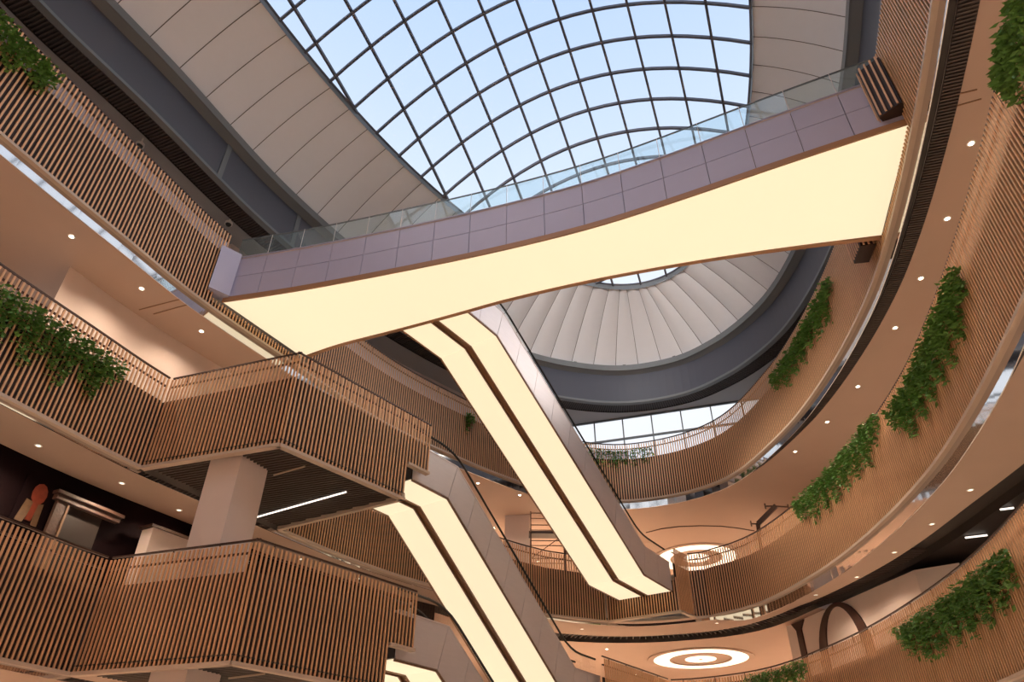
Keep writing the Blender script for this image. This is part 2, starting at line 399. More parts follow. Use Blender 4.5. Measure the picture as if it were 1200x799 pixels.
o = stuff(b.build('grille_bars', M_gbar)); o.parent = bpy.data.objects['trim_10']
for u, v in ((259, 190), (352, 268)):       # upright joint plates on the rim fascia
    p = at(u, v, 23.2); s = RIM.near((p.x, p.y)); b = MB(); b.sweep(RIM.path(s - 0.12, s + 0.12, 0.12), -0.06, 0.0, 22.12, 24.05)
    o = b.build('joint_plate', M_rim2); o.parent = bpy.data.objects['trim_6']
# skylight ellipse
EC = V2(-1.33, 12.40); EA, EB, ETH = 22.1, 9.07, math.radians(26); ZB = 27.5; HD = 4.6
eu, ev = V2(math.sin(ETH), math.cos(ETH)), V2(math.cos(ETH), -math.sin(ETH))
def ell(t, g=0.0): return EC + eu * ((EA + g) * math.cos(t)) + ev * ((EB + g) * math.sin(t))
def domez(p):
    d = p - EC; return ZB + HD * (1 - min(1.0, (d.dot(eu) / EA) ** 2 + (d.dot(ev) / EB) ** 2))
mem = bpy.data.objects.new('ceiling_membrane', None); col.objects.link(mem); mem.location = (EC.x, EC.y, 24.6); struct(mem)
# gores: equal steps along the rim, tied to the ellipse by normalised angle
def rim_to_ell(p, n, g):     # first hit of the skylight edge straight in from the rim
    r = p - EC; A1, B1 = EA + g, EB + g; d = -n
    a1, a2 = d.dot(eu) / A1, d.dot(ev) / B1; r1, r2 = r.dot(eu) / A1, r.dot(ev) / B1
    A = a1 * a1 + a2 * a2; B = 2 * (a1 * r1 + a2 * r2); C = r1 * r1 + r2 * r2 - 1; D = B * B - 4 * A * C
    t = (-B - math.sqrt(max(0, D))) / (2 * A); return p + d * t
NG = int(RIM.tot / 1.45)
def memp(s, f):
    p = RIM.pos(s); n = RIM.nor(s); p = p + n * 0.10
    q = rim_to_ell(p, n, 0.01); zq = ZB - 0.28
    x = p.lerp(q, f); z = 24.42 + (zq - 24.42) * (f * 0.62 + 0.38 * (1 - (1 - f) ** 2)) 
    return Vector((x.x, x.y, z))
for g in range(NG):
    s0, s1 = g * RIM.tot / NG, (g + 1) * RIM.tot / NG
    if RIM.pos((s0 + s1) / 2).y < 4: continue
    vs = []; fs = []
    for i in range(9):
        f = i / 8
        a0, a1 = memp(s0, f), memp(s1, f)
        for k in range(5):
            t_ = k / 4; e = 0.012 + 0.976 * t_
            p = a0.lerp(a1, e); p.z -= 0.10 * (1 - (2 * t_ - 1) ** 2) - 0.10; vs.append(tuple(p))
    for i in range(8):
        for k in range(4): fs.append((i * 5 + k, i * 5 + k + 1, i * 5 + k + 6, i * 5 + k + 5))
    b = MB(); b.v = vs; b.f = fs; b.build('membrane_panel', M_fab, mem, True)
b = MB(); N = NG * 2
for i in range(N):
    s0, s1 = i * RIM.tot / N, (i + 1) * RIM.tot / N
    for k in range(6):
        q = [memp(s0, k / 6), memp(s1, k / 6), memp(s1, (k + 1) / 6), memp(s0, (k + 1) / 6)]
        b.poly([(p.x, p.y, p.z + 0.16) for p in q])
b.build('liner', M_seam, mem)
sky = thing('skylight', 'large domed glass roof light with a grid of dark glazing bars over the atrium', 'skylight', (EC.x, EC.y, ZB))
b = MB(); NE = 160
for i in range(NE):
    p, q = ell(2 * math.pi * i / NE), ell(2 * math.pi * (i + 1) / NE)
    b.poly([(p.x, p.y, ZB - 0.32), (q.x, q.y, ZB - 0.32), (q.x, q.y, ZB + 0.05), (p.x, p.y, ZB + 0.05)])
b.build('kerb', M_rim2, sky)
b = MB(); b.tube([(*ell(2 * math.pi * i / NE), ZB + 0.06) for i in range(NE + 1)], 0.07, 5); b.build('edge_beam', M_frame, sky)
GT = math.radians(21.5); gu, gv = V2(math.sin(GT), math.cos(GT)), V2(math.cos(GT), -math.sin(GT)); G0 = V2(2.7, 19.6); GP = 1.60; GQ = 1.60
def clip_line(p, d):      # chord of the ellipse
    r = p - EC; a1, a2 = d.dot(eu) / EA, d.dot(ev) / EB; r1, r2 = r.dot(eu) / EA, r.dot(ev) / EB
    A = a1 * a1 + a2 * a2; B = 2 * (a1 * r1 + a2 * r2); C = r1 * r1 + r2 * r2 - 1; D = B * B - 4 * A * C
    if D <= 0: return None
    D = math.sqrt(D); return (-B - D) / (2 * A), (-B + D) / (2 * A)
for fam, (dd, ss, pitch) in enumerate(((gu, gv, GQ), (gv, gu, GP))):
    for k in range(-26, 20):
        c = clip_line(G0 + ss * (k * pitch), dd)
        if not c or c[1] - c[0] < 0.8: continue
        n = max(3, int((c[1] - c[0]) / 0.8)); pts = []
        for i in range(n + 1):
            p = G0 + ss * (k * pitch) + dd * (c[0] + (c[1] - c[0]) * i / n); pts.append(Vector((p.x, p.y, domez(p))))
        if max(p.y for p in pts) < 8: continue
        b = MB(); wv = 0.055; hv = 0.08
        nv = Vector((ss.x, ss.y, 0)) * wv
        for p in pts: b.v += [tuple(p - nv + Vector((0, 0, -hv))), tuple(p + nv + Vector((0, 0, -hv))), tuple(p + nv + Vector((0, 0, hv))), tuple(p - nv + Vector((0, 0, hv)))]
        for i in range(n):
            for j in range(4): b.f.append((i * 4 + j, i * 4 + (j + 1) % 4, i * 4 + 4 + (j + 1) % 4, i * 4 + 4 + j))
        b.build('glazing_bar', M_frame, sky)
EP = [ell(-2 * math.pi * i / 72) for i in range(72)]
def clip_poly(poly):
    d = [((p - EC).dot(eu) / EA, (p - EC).dot(ev) / EB) for p in poly]
    if all(x * x + y * y <= 1 for x, y in d): return poly
    out = poly
    for i in range(72):
        a, c = EP[i], EP[(i + 1) % 72]; e = c - a; nn = V2(-e.y, e.x)
        if (EC - a).dot(nn) < 0: nn = -nn
        res = []
        for j in range(len(out)):
            p, q = out[j], out[(j + 1) % len(out)]; dp, dq = (p - a).dot(nn), (q - a).dot(nn)
            if dp >= 0: res.append(p)
            if (dp >= 0) != (dq >= 0): res.append(p.lerp(q, dp / (dp - dq)))
        out = res
        if len(out) < 3: return None
    return out
for i in range(-26, 16):
    for j in range(-16, 16):
        q = [G0 + gu * ((i + a) * GP) + gv * ((j + c) * GQ) for a, c in ((0, 0), (0, 1), (1, 1), (1, 0))]
        q = clip_poly(q)
        if not q: continue
        b = MB(); b.poly([(p.x, p.y, domez(p) + 0.02) for p in q]); b.build('pane', G_sky, sky)

# ------------------------------------------------------------------ slatted balustrades
SLATM = {}
def slatmesh(h, wdt=0.054, dep=0.035):
    k = (round(h, 2), wdt)
    if k not in SLATM:
        b = MB(); b.box(-wdt / 2, wdt / 2, 0.0, dep, 0, h); SLATM[k] = b.mesh('slat', M_slat)
    return SLATM[k]
def screen(label, path, lv, group=None, pitch=0.145, zb=None, zt=None, zf=None, guard=None, rail=True, back=True, brackets=True, trim=True, inner_rail=True, ext=0.0):
    b0, t0, f0, s0 = LV[lv]
    zb = b0 if zb is None else zb; zt = t0 if zt is None else zt; zf = f0 if zf is None else zf
    t = thing('slat_balustrade', label, 'balustrade', (path[0][0].x, path[0][0].y, zb), group)
    # slats at an even pitch along the path
    L = [0.0]
    for i in range(len(path) - 1): L.append(L[-1] + (path[i + 1][0] - path[i][0]).length)
    n = max(1, int(round(L[-1] / pitch))); me = slatmesh(zt - zb); i = 0
    for k in range(n):
        s = (k + 0.5) * L[-1] / n
        while i < len(L) - 2 and L[i + 1] < s: i += 1
        p, q = path[i][0], path[i + 1][0]; f = (s - L[i]) / (L[i + 1] - L[i]); d = q - p; c = p.lerp(q, f)
        link('slat', me, t, (c.x, c.y, zb), math.atan2(d.y, d.x))
    if back:
        bp = list(path); d = (bp[1][0] - bp[0][0]).normalized(); bp[0] = (bp[0][0] - d * ext, bp[0][1])
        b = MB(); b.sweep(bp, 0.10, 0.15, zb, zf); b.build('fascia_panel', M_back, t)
    if trim:
        b = MB(); b.sweep(path, -0.05, 0.16, zb - 0.10, zb - 0.005); b.build('base_trim', M_trim, t)
    if inner_rail and zt > zf + 0.3:
        b = MB(); b.sweep(path, 0.10, 0.14, zt - 0.26, zt - 0.20); b.build('inner_rail', M_bronze, t)
    if guard is not None and zt > zf + 0.3:
        b = MB(); b.sweep(path, 0.155, 0.167, zf, zt - 0.30); b.build('glass_guard', guard, t)
    if rail:
        b = MB(); b.sweep(path, 0.07, 0.13, zt + 0.08, zt + 0.13); hr = b.build('handrail', M_bronze, t)
        if brackets:
            k = 0.6
            while k < L[-1]:
                i = max(j for j in range(len(L) - 1) if L[j] <= k); p, q = path[i][0], path[i + 1][0]; f = (k - L[i]) / (L[i + 1] - L[i]); c = p.lerp(q, f); nn = path[i][1]
                a, e = c + nn * 0.12, c + nn * 0.10
                b = MB(); b.bar((a.x, a.y, zt - 0.15), (e.x, e.y, zt + 0.08), 0.03, 0.03); b.build('rail_bracket', M_bronze, hr); k += 1.55
    return t
S = lambda x, y: O.near((x, y))
# top gallery
sA0, sA1 = S(-15.7, 6.5), S(-11.27, 20.32)
sB0 = S(-8.6, 25.1); sTip = S(7.2, 38.3); sC1 = S(12.33, 17.15); sD0 = S(11.05, 12.45); sD1 = S(9.3, 7.3)
screen('slatted balustrade of the top gallery running up to the lavender bridge box', O.path(sA0, sA1), 4, guard=G_milk)
screen('slatted timber balustrade of the top gallery behind the upper escalators, pale strip above it', O.path(sB0, sTip), 4, guard=G_milk)
screen('curved slatted timber balustrade of the top gallery below the big white window', O.path(sTip, sC1), 4, guard=G_guard)
screen('slatted timber balustrade of the top gallery beside the small slatted box at the bridge end', O.path(sD0, sD1), 4, guard=G_guard)
screen('short row of slats under the bridge end beside the lavender box', O.path(sA1, sB0), 4, zt=16.46, zf=16.4, rail=False, inner_rail=False)
screen('short row of bright slats under the wide bridge end by the curved gallery', O.path(sC1, sD0), 4, zt=16.46, zf=16.4, rail=False, inner_rail=False)
# middle gallery
I_, P_, Q_, Qx, R_ = (-11.46, 19.99), (-6.73, 18.35), (-3.58, 22.28), (-2.93, 23.12), (-8.55, 25.25)
sI = S(*I_); sRet = S(*R_)
screen('slatted timber balustrade of the middle gallery with a vine hanging beside the pale wall', O.path(S(-15.2, 10), sI), 3, guard=G_guard)
screen('slatted side of the upper projecting balcony facing the pale wall', polypath([I_, P_]), 3, guard=G_guard, ext=0.22)
screen('slatted front of the upper projecting balcony above the square column', polypath([P_, Q_]), 3, guard=G_guard)
screen('short raised slat panel where the middle escalators leave the upper balcony', polypath([Q_, Qx]), 3, zb=10.70, guard=G_guard, brackets=False)
screen('slatted timber balustrade of the middle gallery crossing behind the middle escalators', O.path(sRet, S(0.9, 36.1)) + polypath([(2.0, 36.95), (5.1, 38.2)]), 3, guard=G_guard)
screen('slatted timber face under the foot of the upper escalators, lit golden', polypath([(5.1, 38.2), (8.5, 36.0)]), 3, zt=11.0, zf=10.9, rail=False, inner_rail=False)
screen('angled slat wing beside the foot of the upper escalators', polypath([(8.5, 36.0), (9.5, 37.2)]), 3, rail=False)
screen('long curved slatted timber balustrade of the middle gallery with two hanging vines', polypath([(9.5, 37.2), (10.2, 36.95)]) + O.path(S(10.6, 36.5), S(9.3, 7.3)), 3, guard=G_guard)
# lower gallery
screen('slatted timber balustrade of the lower gallery in front of the dark shopfront', O.path(S(-15.0, 11), sI), 2, guard=G_guard)
screen('slatted side of the lower projecting balcony in front of the square column', polypath([I_, P_]), 2, guard=G_guard, ext=0.22)
screen('slatted front of the lower projecting balcony below the dark grille soffit', polypath([P_, Q_]), 2, guard=G_guard)
screen('short raised slat panel where the lowest escalators leave the lower balcony', polypath([Q_, Qx]), 2, zb=4.80, guard=G_guard, brackets=False)
screen('angled slat wing beside the foot of the middle escalators', polypath([(4.1, 32.6), (7.9, 37.7)]), 2, guard=G_guard)
screen('curved slatted timber balustrade of the lower gallery in front of the large letters', polypath([(8.0, 37.9), (8.8, 37.65)]) + O.path(S(9.4, 37.3), S(11.0, 12.2)), 2, guard=G_guard)
# plain edge of the galleries where the ring closes behind the viewer
for lv in (4, 3, 2):
    zb, zt, zf, zs = LV[lv]
    b = MB(); b.sweep(O.path(sD1, S(-15.0, 11) if lv == 2 else (S(-15.2, 10) if lv == 3 else sA0)), 0.0, 0.15, zb, zf); struct(b.build('wall_back', M_slat))
# ------------------------------------------------------------------ projecting balconies: soffit grilles, tubes, floors
for lv in (3, 2):
    zb, zt, zf, zs = LV[lv]
    poly = [V2(*p) for p in (I_, P_, Q_, R_)]
    cen = (poly[0] + poly[1] + poly[2] + poly[3]) / 4
    b = MB(); b.prism([p.lerp(cen, 0.07) for p in poly], zf - 0.15, zf - 0.05); struct(b.build('floor', M_floor))
    b = MB(); b.prism([p for p in poly], zb + 0.12, zb + 0.16); c = struct(b.build('ceiling', M_grille))
    d = (poly[1] - poly[0]).normalized(); n = V2(-d.y, d.x); b = MB()
    y = 0.12
    while y < 8.5:
        p0 = poly[0] + n * y; xs = []
        for i in range(4):
            a, e = poly[i], poly[(i + 1) % 4]; da, de = (a - p0).dot(n), (e - p0).dot(n)
            if (da > 0) != (de > 0): xs.append((a.lerp(e, da / (da - de)) - poly[0]).dot(d))
        if len(xs) == 2 and max(xs) - min(xs) > 0.3:
            a, e = p0 + d * (min(xs) + 0.05), p0 + d * (max(xs) - 0.05)
            b.bar((a.x, a.y, zb + 0.05), (e.x, e.y, zb + 0.05), 0.045, 0.10)
        y += 0.15
    o = stuff(b.build('grille_bars', M_gbar)); o.parent = c
    # soffit edge trim on the side facing the escalators
    b = MB(); b.sweep(polypath([Q_, R_]), -0.02, 0.14, zb - 0.10, zb + 0.12); o = struct(b.build('trim_11', M_trim))
    nm = 'upper' if lv == 3 else 'lower'
    for (a, e), wh in ((((-9.1, 24.1), (-5.45, 21.79)), 'long'), (((-7.5, 20.52), (-6.35, 19.85)), 'short')):
        b = MB(); b.bar((*a, zb - 0.025), (*e, zb - 0.025), 0.04, 0.04)
        tag(b.build('tube_light', M_tube if wh == 'long' else M_trim), ('long bright white strip light' if wh == 'long' else 'short unlit strip light') + ' on the grille soffit of the %s balcony' % nm, 'light')
cp = [V2(-9.18, 19.58), V2(-8.10, 19.22), V2(-7.62, 20.25), V2(-8.70, 20.62)]
b = MB(); b.prism(cp, -1.6, 9.50)
tag(b.build('square_column', M_wall), 'pale square column rising through the lower balcony to the grille soffit above', 'column')

# ------------------------------------------------------------------ footbridge
NEAR = [(-11.0, 20.75), (-8.6, 20.2), (-6.2, 19.55), (-3.0, 18.6), (-0.5, 17.8), (2.6, 16.65), (5.3, 15.35), (7.7, 14.1), (9.8, 13.05), (11.15, 12.4)]
FARL = [(-8.75, 24.6), (-7.0, 23.6), (-4.5, 22.55), (-1.7, 21.3), (-0.3, 20.65), (2.7, 19.5), (6.0, 18.5), (8.8, 17.8), (12.35, 17.1)]
def curve(pts, n):
    P = [V2(*p) for p in pts]; P = [P[0] * 2 - P[1]] + P + [P[-1] * 2 - P[-2]]; d = []
    for i in range(1, len(P) - 2):
        for k in range(10):
            t = k / 10; p0, p1, p2, p3 = P[i - 1:i + 3]
            d.append(0.5 * ((2 * p1) + (p2 - p0) * t + (2 * p0 - 5 * p1 + 4 * p2 - p3) * t * t + (3 * p1 - p0 - 3 * p2 + p3) * t ** 3))
    d.append(P[-2])
    for _ in range(12): d = [d[0]] + [(d[i - 1] + 2 * d[i] + d[i + 1]) / 4 for i in range(1, len(d) - 1)] + [d[-1]]
    L = [0.0]
    for i in range(len(d) - 1): L.append(L[-1] + (d[i + 1] - d[i]).length)
    out = []; j = 0
    for k in range(n + 1):
        s = L[-1] * k / n
        while j < len(L) - 2 and L[j + 1] < s: j += 1
        out.append(d[j].lerp(d[j + 1], (s - L[j]) / (L[j + 1] - L[j])))
    return out
NB = 17
nc, fc = curve(NEAR, NB * 2), curve(FARL, NB * 2)
br = thing('footbridge', 'wide curved footbridge with a glowing cream underside and lavender panelled edge', 'bridge', (nc[0].x, nc[0].y, 16.5))
b = MB()
for i in range(NB * 2):
    q = [nc[i].lerp(fc[i], 0.012), nc[i + 1].lerp(fc[i + 1], 0.012), fc[i + 1].lerp(nc[i + 1], 0.045), fc[i].lerp(nc[i], 0.045)]
    b.poly([(p.x, p.y, 16.52) for p in reversed(q)])
b.build('luminous_soffit', M_panel, br)
b = MB()
for i in range(NB * 2):
    b.poly([(p.x, p.y, 18.66) for p in (nc[i], nc[i + 1], fc[i + 1], fc[i])])
b.build('deck', M_floor, br)
np_ = polypath([tuple(p) for p in nc]); fp = polypath([tuple(p) for p in fc])
b = MB(); b.sweep(np_, 0.0, 0.06, 16.50, 16.72); b.build('edge_trim', M_bridgetrim, br)
b = MB(); b.sweep(fp, -0.16, 0.0, 16.50, 16.72); b.build('edge_trim', M_bridgetrim, br)
b = MB(); b.sweep(fp, -0.10, 0.0, 16.72, 18.70); b.build('far_fascia', M_lav, br)
b = MB(); b.sweep(np_, 0.10, 0.16, 16.72, 18.72); b.build('core', M_seam, br)
b = MB(); b.sweep(np_, 0.0, 0.16, 18.715, 18.75); b.build('coping', M_lav, br)
for i in range(NB):
    p0, p1, p2 = nc[2 * i], nc[2 * i + 1], nc[2 * i + 2]
    q = polypath([tuple(p0.lerp(p1, 0.014)), tuple(p1), tuple(p2.lerp(p1, 0.014))])
    for z0, z1 in ((16.74, 17.72), (17.745, 18.71)):
        b = MB(); b.sweep(q, 0.03, 0.09, z0, z1); b.build('fascia_panel', M_lav, br)
    b = MB(); b.sweep(q, 0.07, 0.085, 18.75, 19.74); b.build('glass_panel', G_bridge, br)
    b = MB(); b.bar((p0.x, p0.y, 18.75), (p0.x, p0.y, 19.72), 0.015, 0.015); b.build('glass_joint', M_white, br) if i else None
    q = polypath([tuple(fc[2 * i].lerp(fc[2 * i + 1], 0.03)), tuple(fc[2 * i + 1]), tuple(fc[2 * i + 2].lerp(fc[2 * i + 1], 0.03))])
    b = MB(); b.sweep(q, -0.09, -0.075, 18.70, 19.74); b.build('glass_panel', G_bridge, br)
b = MB(); b.sweep(np_, 0.055, 0.10, 19.74, 19.78); b.build('glass_rail', M_rim2, br)
b = MB(); b.sweep(fp, -0.10, -0.055, 19.74, 19.78); b.build('glass_rail', M_rim2, br)
# lavender box closing the bridge's end by the left gallery
c1, c2 = V2(-10.72, 20.62), V2(-11.30, 20.06)
b = MB(); b.prism([c2, c1 + V2(0.02, -0.02), c1 + V2(-0.25, 0.45), c2 + V2(-0.25, 0.45)], 16.68, 18.78)
bx = tag(b.build('end_box', M_lav), 'lavender metal box closing the bridge end beside the slatted gallery', 'box')
# slatted box at the other end
def slatbox(label, c1, c2, d, z0, z1):
    t = thing('slatted_box', label, 'box', (c1.x, c1.y, z0))
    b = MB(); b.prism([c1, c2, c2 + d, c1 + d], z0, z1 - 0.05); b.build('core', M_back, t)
    for a, e in ((c1, c2), (c2, c2 + d), (c1 + d, c1)):
        L = (e - a).length; n = max(2, int(round(L / 0.15))); ang = math.atan2((e - a).y, (e - a).x)
        for k in range(n):
            p = a.lerp(e, (k + 0.5) / n); nn = V2((e - a).y, -(e - a).x).normalized(); p = p + nn * 0.075
            link('slat', slatmesh(z1 - z0), t, (p.x, p.y, z0), ang)
c1 = V2(10.45, 12.55); c2 = V2(10.86, 12.02)
slatbox('small slatted timber box at the bridge end above the glowing underside', c1, c2, V2(0.45, 0.35), 16.92, 19.15)
A = [at(u, v, 16.6) for u, v in ((1001, 309), (1009, 288), (1027, 286))]
slatbox('small slatted timber box at the bridge end on the curved gallery side', V2(A[0].x, A[0].y), V2(A[1].x, A[1].y), V2(A[2].x - A[1].x, A[2].y - A[1].y), 16.6, 18.9)

# ------------------------------------------------------------------ escalators
def escalator(tag_, T, az, slope, drop, flats, flat1, zt):
    a = math.radians(az); d = V2(math.sin(a), math.cos(a)); r = V2(math.cos(a), -math.sin(a)); run = drop / math.tan(math.radians(slope))
    W = lambda u, v, z: Vector((T[0] + d.x * u + r.x * v, T[1] + d.y * u + r.y * v, z))
    for side, nm in ((-1, 'side nearer the slatted balconies'), (1, 'outer side with steel flank')):
        v0, v1 = (-1.50, -0.14) if side < 0 else (0.14, 1.50); flat0 = flats[0 if side < 0 else 1]
        prof = [(-flat0, zt), (0, zt), (run, zt - drop), (run + flat1, zt - drop)]
        base = W(run + flat1, (v0 + v1) / 2, zt - drop)
        t = thing('escalator', 'escalator of the %s pair, %s, glowing cream soffit' % (tag_, nm), 'escalator', base)
        for i in range(3):
            (u0, z0), (u1, z1) = prof[i], prof[i + 1]
            g0 = 0.012; b = MB()
            q = [W(u0 + g0, v0 + 0.03, z0 + 0.0), W(u0 + g0, v1 - 0.03, z0), W(u1 - g0, v1 - 0.03, z1), W(u1 - g0, v0 + 0.03, z1)]
            b.hexa(q, [p + Vector((0, 0, 0.03)) for p in q]); b.build('soffit_panel', M_panel, t)
            b = MB()
            for vv in (v0, v1): b.bar(W(u0, vv, z0 + 0.0), W(u1, vv, z1 + 0.0), 0.06, 0.08)
            b.build('soffit_edge', M_chan, t)
            b = MB(); q = [W(u0, v0 + 0.04, z0 + 0.06), W(u0, v1 - 0.04, z0 + 0.06), W(u1, v1 - 0.04, z1 + 0.06), W(u1, v0 + 0.04, z1 + 0.06)]
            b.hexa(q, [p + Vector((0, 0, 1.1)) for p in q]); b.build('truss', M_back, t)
            if side > 0:      # brown channel between the two units
                b = MB(); q = [W(u0, -0.14, z0 + 0.05), W(u0, 0.14, z0 + 0.05), W(u1, 0.14, z1 + 0.05), W(u1, -0.14, z1 + 0.05)]
                b.hexa(q, [p + Vector((0, 0, 0.05)) for p in q]); b.build('centre_channel', M_chan, t)
        # steel side cladding in panels, joints square to the run
        vo = v1 if side > 0 else v0; o = 0.03 * side; H = 1.42
        tn = math.tan(math.radians(slope) / 2)
        bots = [(-flat0, zt), (0, zt), (run, zt - drop), (run + flat1, zt - drop)]
        tops = [(-flat0, zt + H), (H * tn, zt + H), (run + H * tn, zt - drop + H), (run + flat1, zt - drop + H)]
        for i in range(3):
            L = math.hypot(bots[i + 1][0] - bots[i][0], bots[i + 1][1] - bots[i][1]); n = max(1, int(round(L / 1.5)))
            for k in range(n):
                f0, f1 = k / n + 0.012 / L, (k + 1) / n - 0.012 / L
                lerp = lambda P, f: (P[i][0] + (P[i + 1][0] - P[i][0]) * f, P[i][1] + (P[i + 1][1] - P[i][1]) * f)
                A, B, C, D = lerp(bots, f0), lerp(bots, f1), lerp(tops, f1), lerp(tops, f0)
                b = MB(); b.hexa([W(A[0], vo, A[1]), W(B[0], vo, B[1]), W(C[0], vo, C[1]), W(D[0], vo, D[1])],
                                 [W(A[0], vo + o, A[1]), W(B[0], vo + o, B[1]), W(C[0], vo + o, C[1]), W(D[0], vo + o, D[1])])
                b.build('cladding_panel', M_steel, t)
        b = MB(); pts = [W(u, vo - o * 2, z + 0.02) for u, z in tops]
        for i in range(3): b.bar(pts[i], pts[i + 1], 0.22, 0.05)
        b.build('deck_ledge', M_steel, t)
        for vv in ((v1 - 0.16, v0 + 0.16) if side > 0 else (v0 + 0.16,)):
            rail = [W(u, vv, z + 0.74) for u, z in tops]
            sm = [rail[0]]
            for i in (1, 2):
                for k in range(5):
                    f = k / 4; A = rail[i].lerp(rail[i - 1], 0.9 / max(0.91, (rail[i] - rail[i - 1]).length)); C = rail[i].lerp(rail[i + 1], 0.9 / max(0.91, (rail[i + 1] - rail[i]).length))
                    sm.append(A.lerp(rail[i], f).lerp(rail[i].lerp(C, f), f))
            sm.append(rail[3])
            b = MB(); b.tube(sm, 0.045, 6); b.build('handrail', M_black, t)
            for i in range(3):
                A, B = W(tops[i][0], vv, tops[i][1]), W(tops[i + 1][0], vv, tops[i + 1][1]); hz = Vector((0, 0, 0.72)); x = Vector((r.x, r.y, 0)) * 0.006
                b = MB(); b.hexa([A - x, B - x, B - x + hz, A - x + hz], [A + x, B + x, B + x + hz, A + x + hz]); b.build('glass_side', G_guard, t)
escalator('upper', (-1.86, 24.32), 35.0, 28.8, 6.7, (2.85, 2.5), 3.2, 17.0)
escalator('middle', (-3.57, 25.40), 35.0, 35.0, 5.87, (2.0, 2.0), 2.6, 10.3)
escalator('lowest', (-3.57, 25.40), 35.0, 35.0, 5.87, (2.0, 2.0), 2.6, 4.43)

# ------------------------------------------------------------------ downlights
def downlight(p, z, lvl, lit, label, group, lamp=True, k=1.0, cone=150):
    t = thing('downlight', label, 'downlight', (p.x, p.y, z), group)
    b = MB(); b.lathe([(0.075, -0.012), (0.115, -0.012), (0.12, 0.0), (0.075, 0.0)], (p.x, p.y, z), 14, True); b.build('trim_ring', M_white, t)
    b = MB(); b.lathe([(0.074, -0.008), (0.074, -0.002)], (p.x, p.y, z), 14); b.build('lens', M_lamp if lit else M_lampdim, t)
    if lamp:
        l = bpy.data.lights.new('downlight_lamp', 'SPOT'); l.energy = SPOT_W[lvl] * k; l.color = WARM; l.spot_size = math.radians(cone); l.spot_blend = 0.8; l.shadow_soft_size = 0.08
        o = bpy.data.objects.new('downlight_lamp', l); col.objects.link(o); o.parent = t; o.location = (0, 0, -0.06)
lab4 = 'small bright round downlight in the plaster soffit below the top gallery'
lab3 = 'small dim round downlight in the plaster soffit below the middle gallery'
lab2 = 'added unseen round downlight in the plaster soffit below the lower gallery'
GRP = {'L4': 'downlights below the top gallery', 'L3': 'downlights below the middle gallery', 'L2': 'added downlights below the lower gallery'}
def ringlights(pxs, z, lvl, lit, label, off, step=3.0):
    used = []
    for u, v in pxs:
        p = at(u, v, z); downlight(p, z, lvl, lit, label, GRP[lvl]); used.append(V2(p.x, p.y))
    for k in range(int(O.tot / step)):
        s = k * step; p = O.pos(s) + O.nor(s) * off
        if p.y > 35 and lvl != 'L2': continue
        if min([(p - q).length for q in used] + [99]) > 2.2: downlight(p, z, lvl, lit, label, GRP[lvl])
ringlights([(84, 277), (166, 338), (236, 388), (1138, 168), (1110, 256), (1079, 326), (1049, 384), (560, 566), (609, 580)], 16.27, 'L4', True, lab4, 1.9)
ringlights([(1137, 574), (1092, 614), (1048, 647), (1004, 676), (956, 697), (45, 522), (143, 566), (682, 737), (840, 730)], 9.54, 'L3', False, lab3, 2.3)
ringlights([], 3.67, 'L2', True, lab2, 2.4, 4.0)  # unseen ring added so the ground floor bounces warm light upward
for x, y in ((-6, 47), (2, 50), (20, 47), (6, 46), (22, 42), (9, 54), (18, 54), (1, 44)):
    for z, lvl, lab in ((16.27, 'L4', 'small round downlight in the plaster ceiling of the far hall, top storey'), (9.61, 'L3', 'small round downlight in the plaster ceiling of the far hall, middle storey')):
        downlight(Vector((x, y)), z, lvl, True, lab, 'far hall ' + GRP[lvl], k=7.0)
# thin joint lines and a hanging curtain track on the soffit under the top gallery
for a, c in (((1107.5, 114), (1145, 105)), ((1104, 129), (1150, 116)), ((163, 363), (217, 349)), ((180, 368), (223, 356))):
    A, C = at(*a, 16.265), at(*c, 16.265); b = MB(); b.bar(A, C, 0.035, 0.02); struct(b.build('trim_12', M_chan))
b = MB(); b.tube([at(u, v, 16.1) for u, v in ((757, 624), (775, 619.5), (795, 617), (820, 616), (845, 616.5), (866, 619), (884, 622))], 0.035, 6)
tag(b.build('ceiling_track', M_bronze), 'thin curved dark track under the plain soffit by the ring light', 'track')
# ring lights
def ringlight(c, z, R, label):
    t = thing('ring_light', label, 'ceiling light', (c[0], c[1], z))
    b = MB(); b.lathe([(R * 1.0, -0.03), (R * 1.13, -0.05), (R * 1.13, 0.0), (R * 1.0, 0.0)], (*c, z), 56, True); b.build('rim', M_plaster, t)
    b = MB(); b.lathe([(R * 0.66, -0.02), (R * 1.0, -0.02), (R * 1.0, -0.005), (R * 0.66, -0.005)], (*c, z), 56, True); b.build('outer_glow_ring', M_ring, t)
    b = MB(); b.lathe([(R * 0.62, -0.04), (R * 0.66, -0.04), (R * 0.66, 0), (R * 0.62, 0)], (*c, z), 56, True); b.build('inner_rim', M_plaster, t)
    b = MB(); b.lathe([(R * 0.33, -0.02), (R * 0.33, -0.005)], (*c, z), 40); b.build('centre_glow_disc', M_ring, t)
    b = MB(); b.lathe([(0.12, -0.05), (0.12, -0.02)], (*c, z), 12); b.build('centre_cap', M_trim, t)
ringlight((12.35, 48.6), 9.60, 3.0, 'round ceiling light of two glowing rings above the lower hall behind the letters')
ringlight((13.1, 48.9), 16.26, 2.75, 'round ceiling light of two glowing rings seen through the slats by the escalator foot')

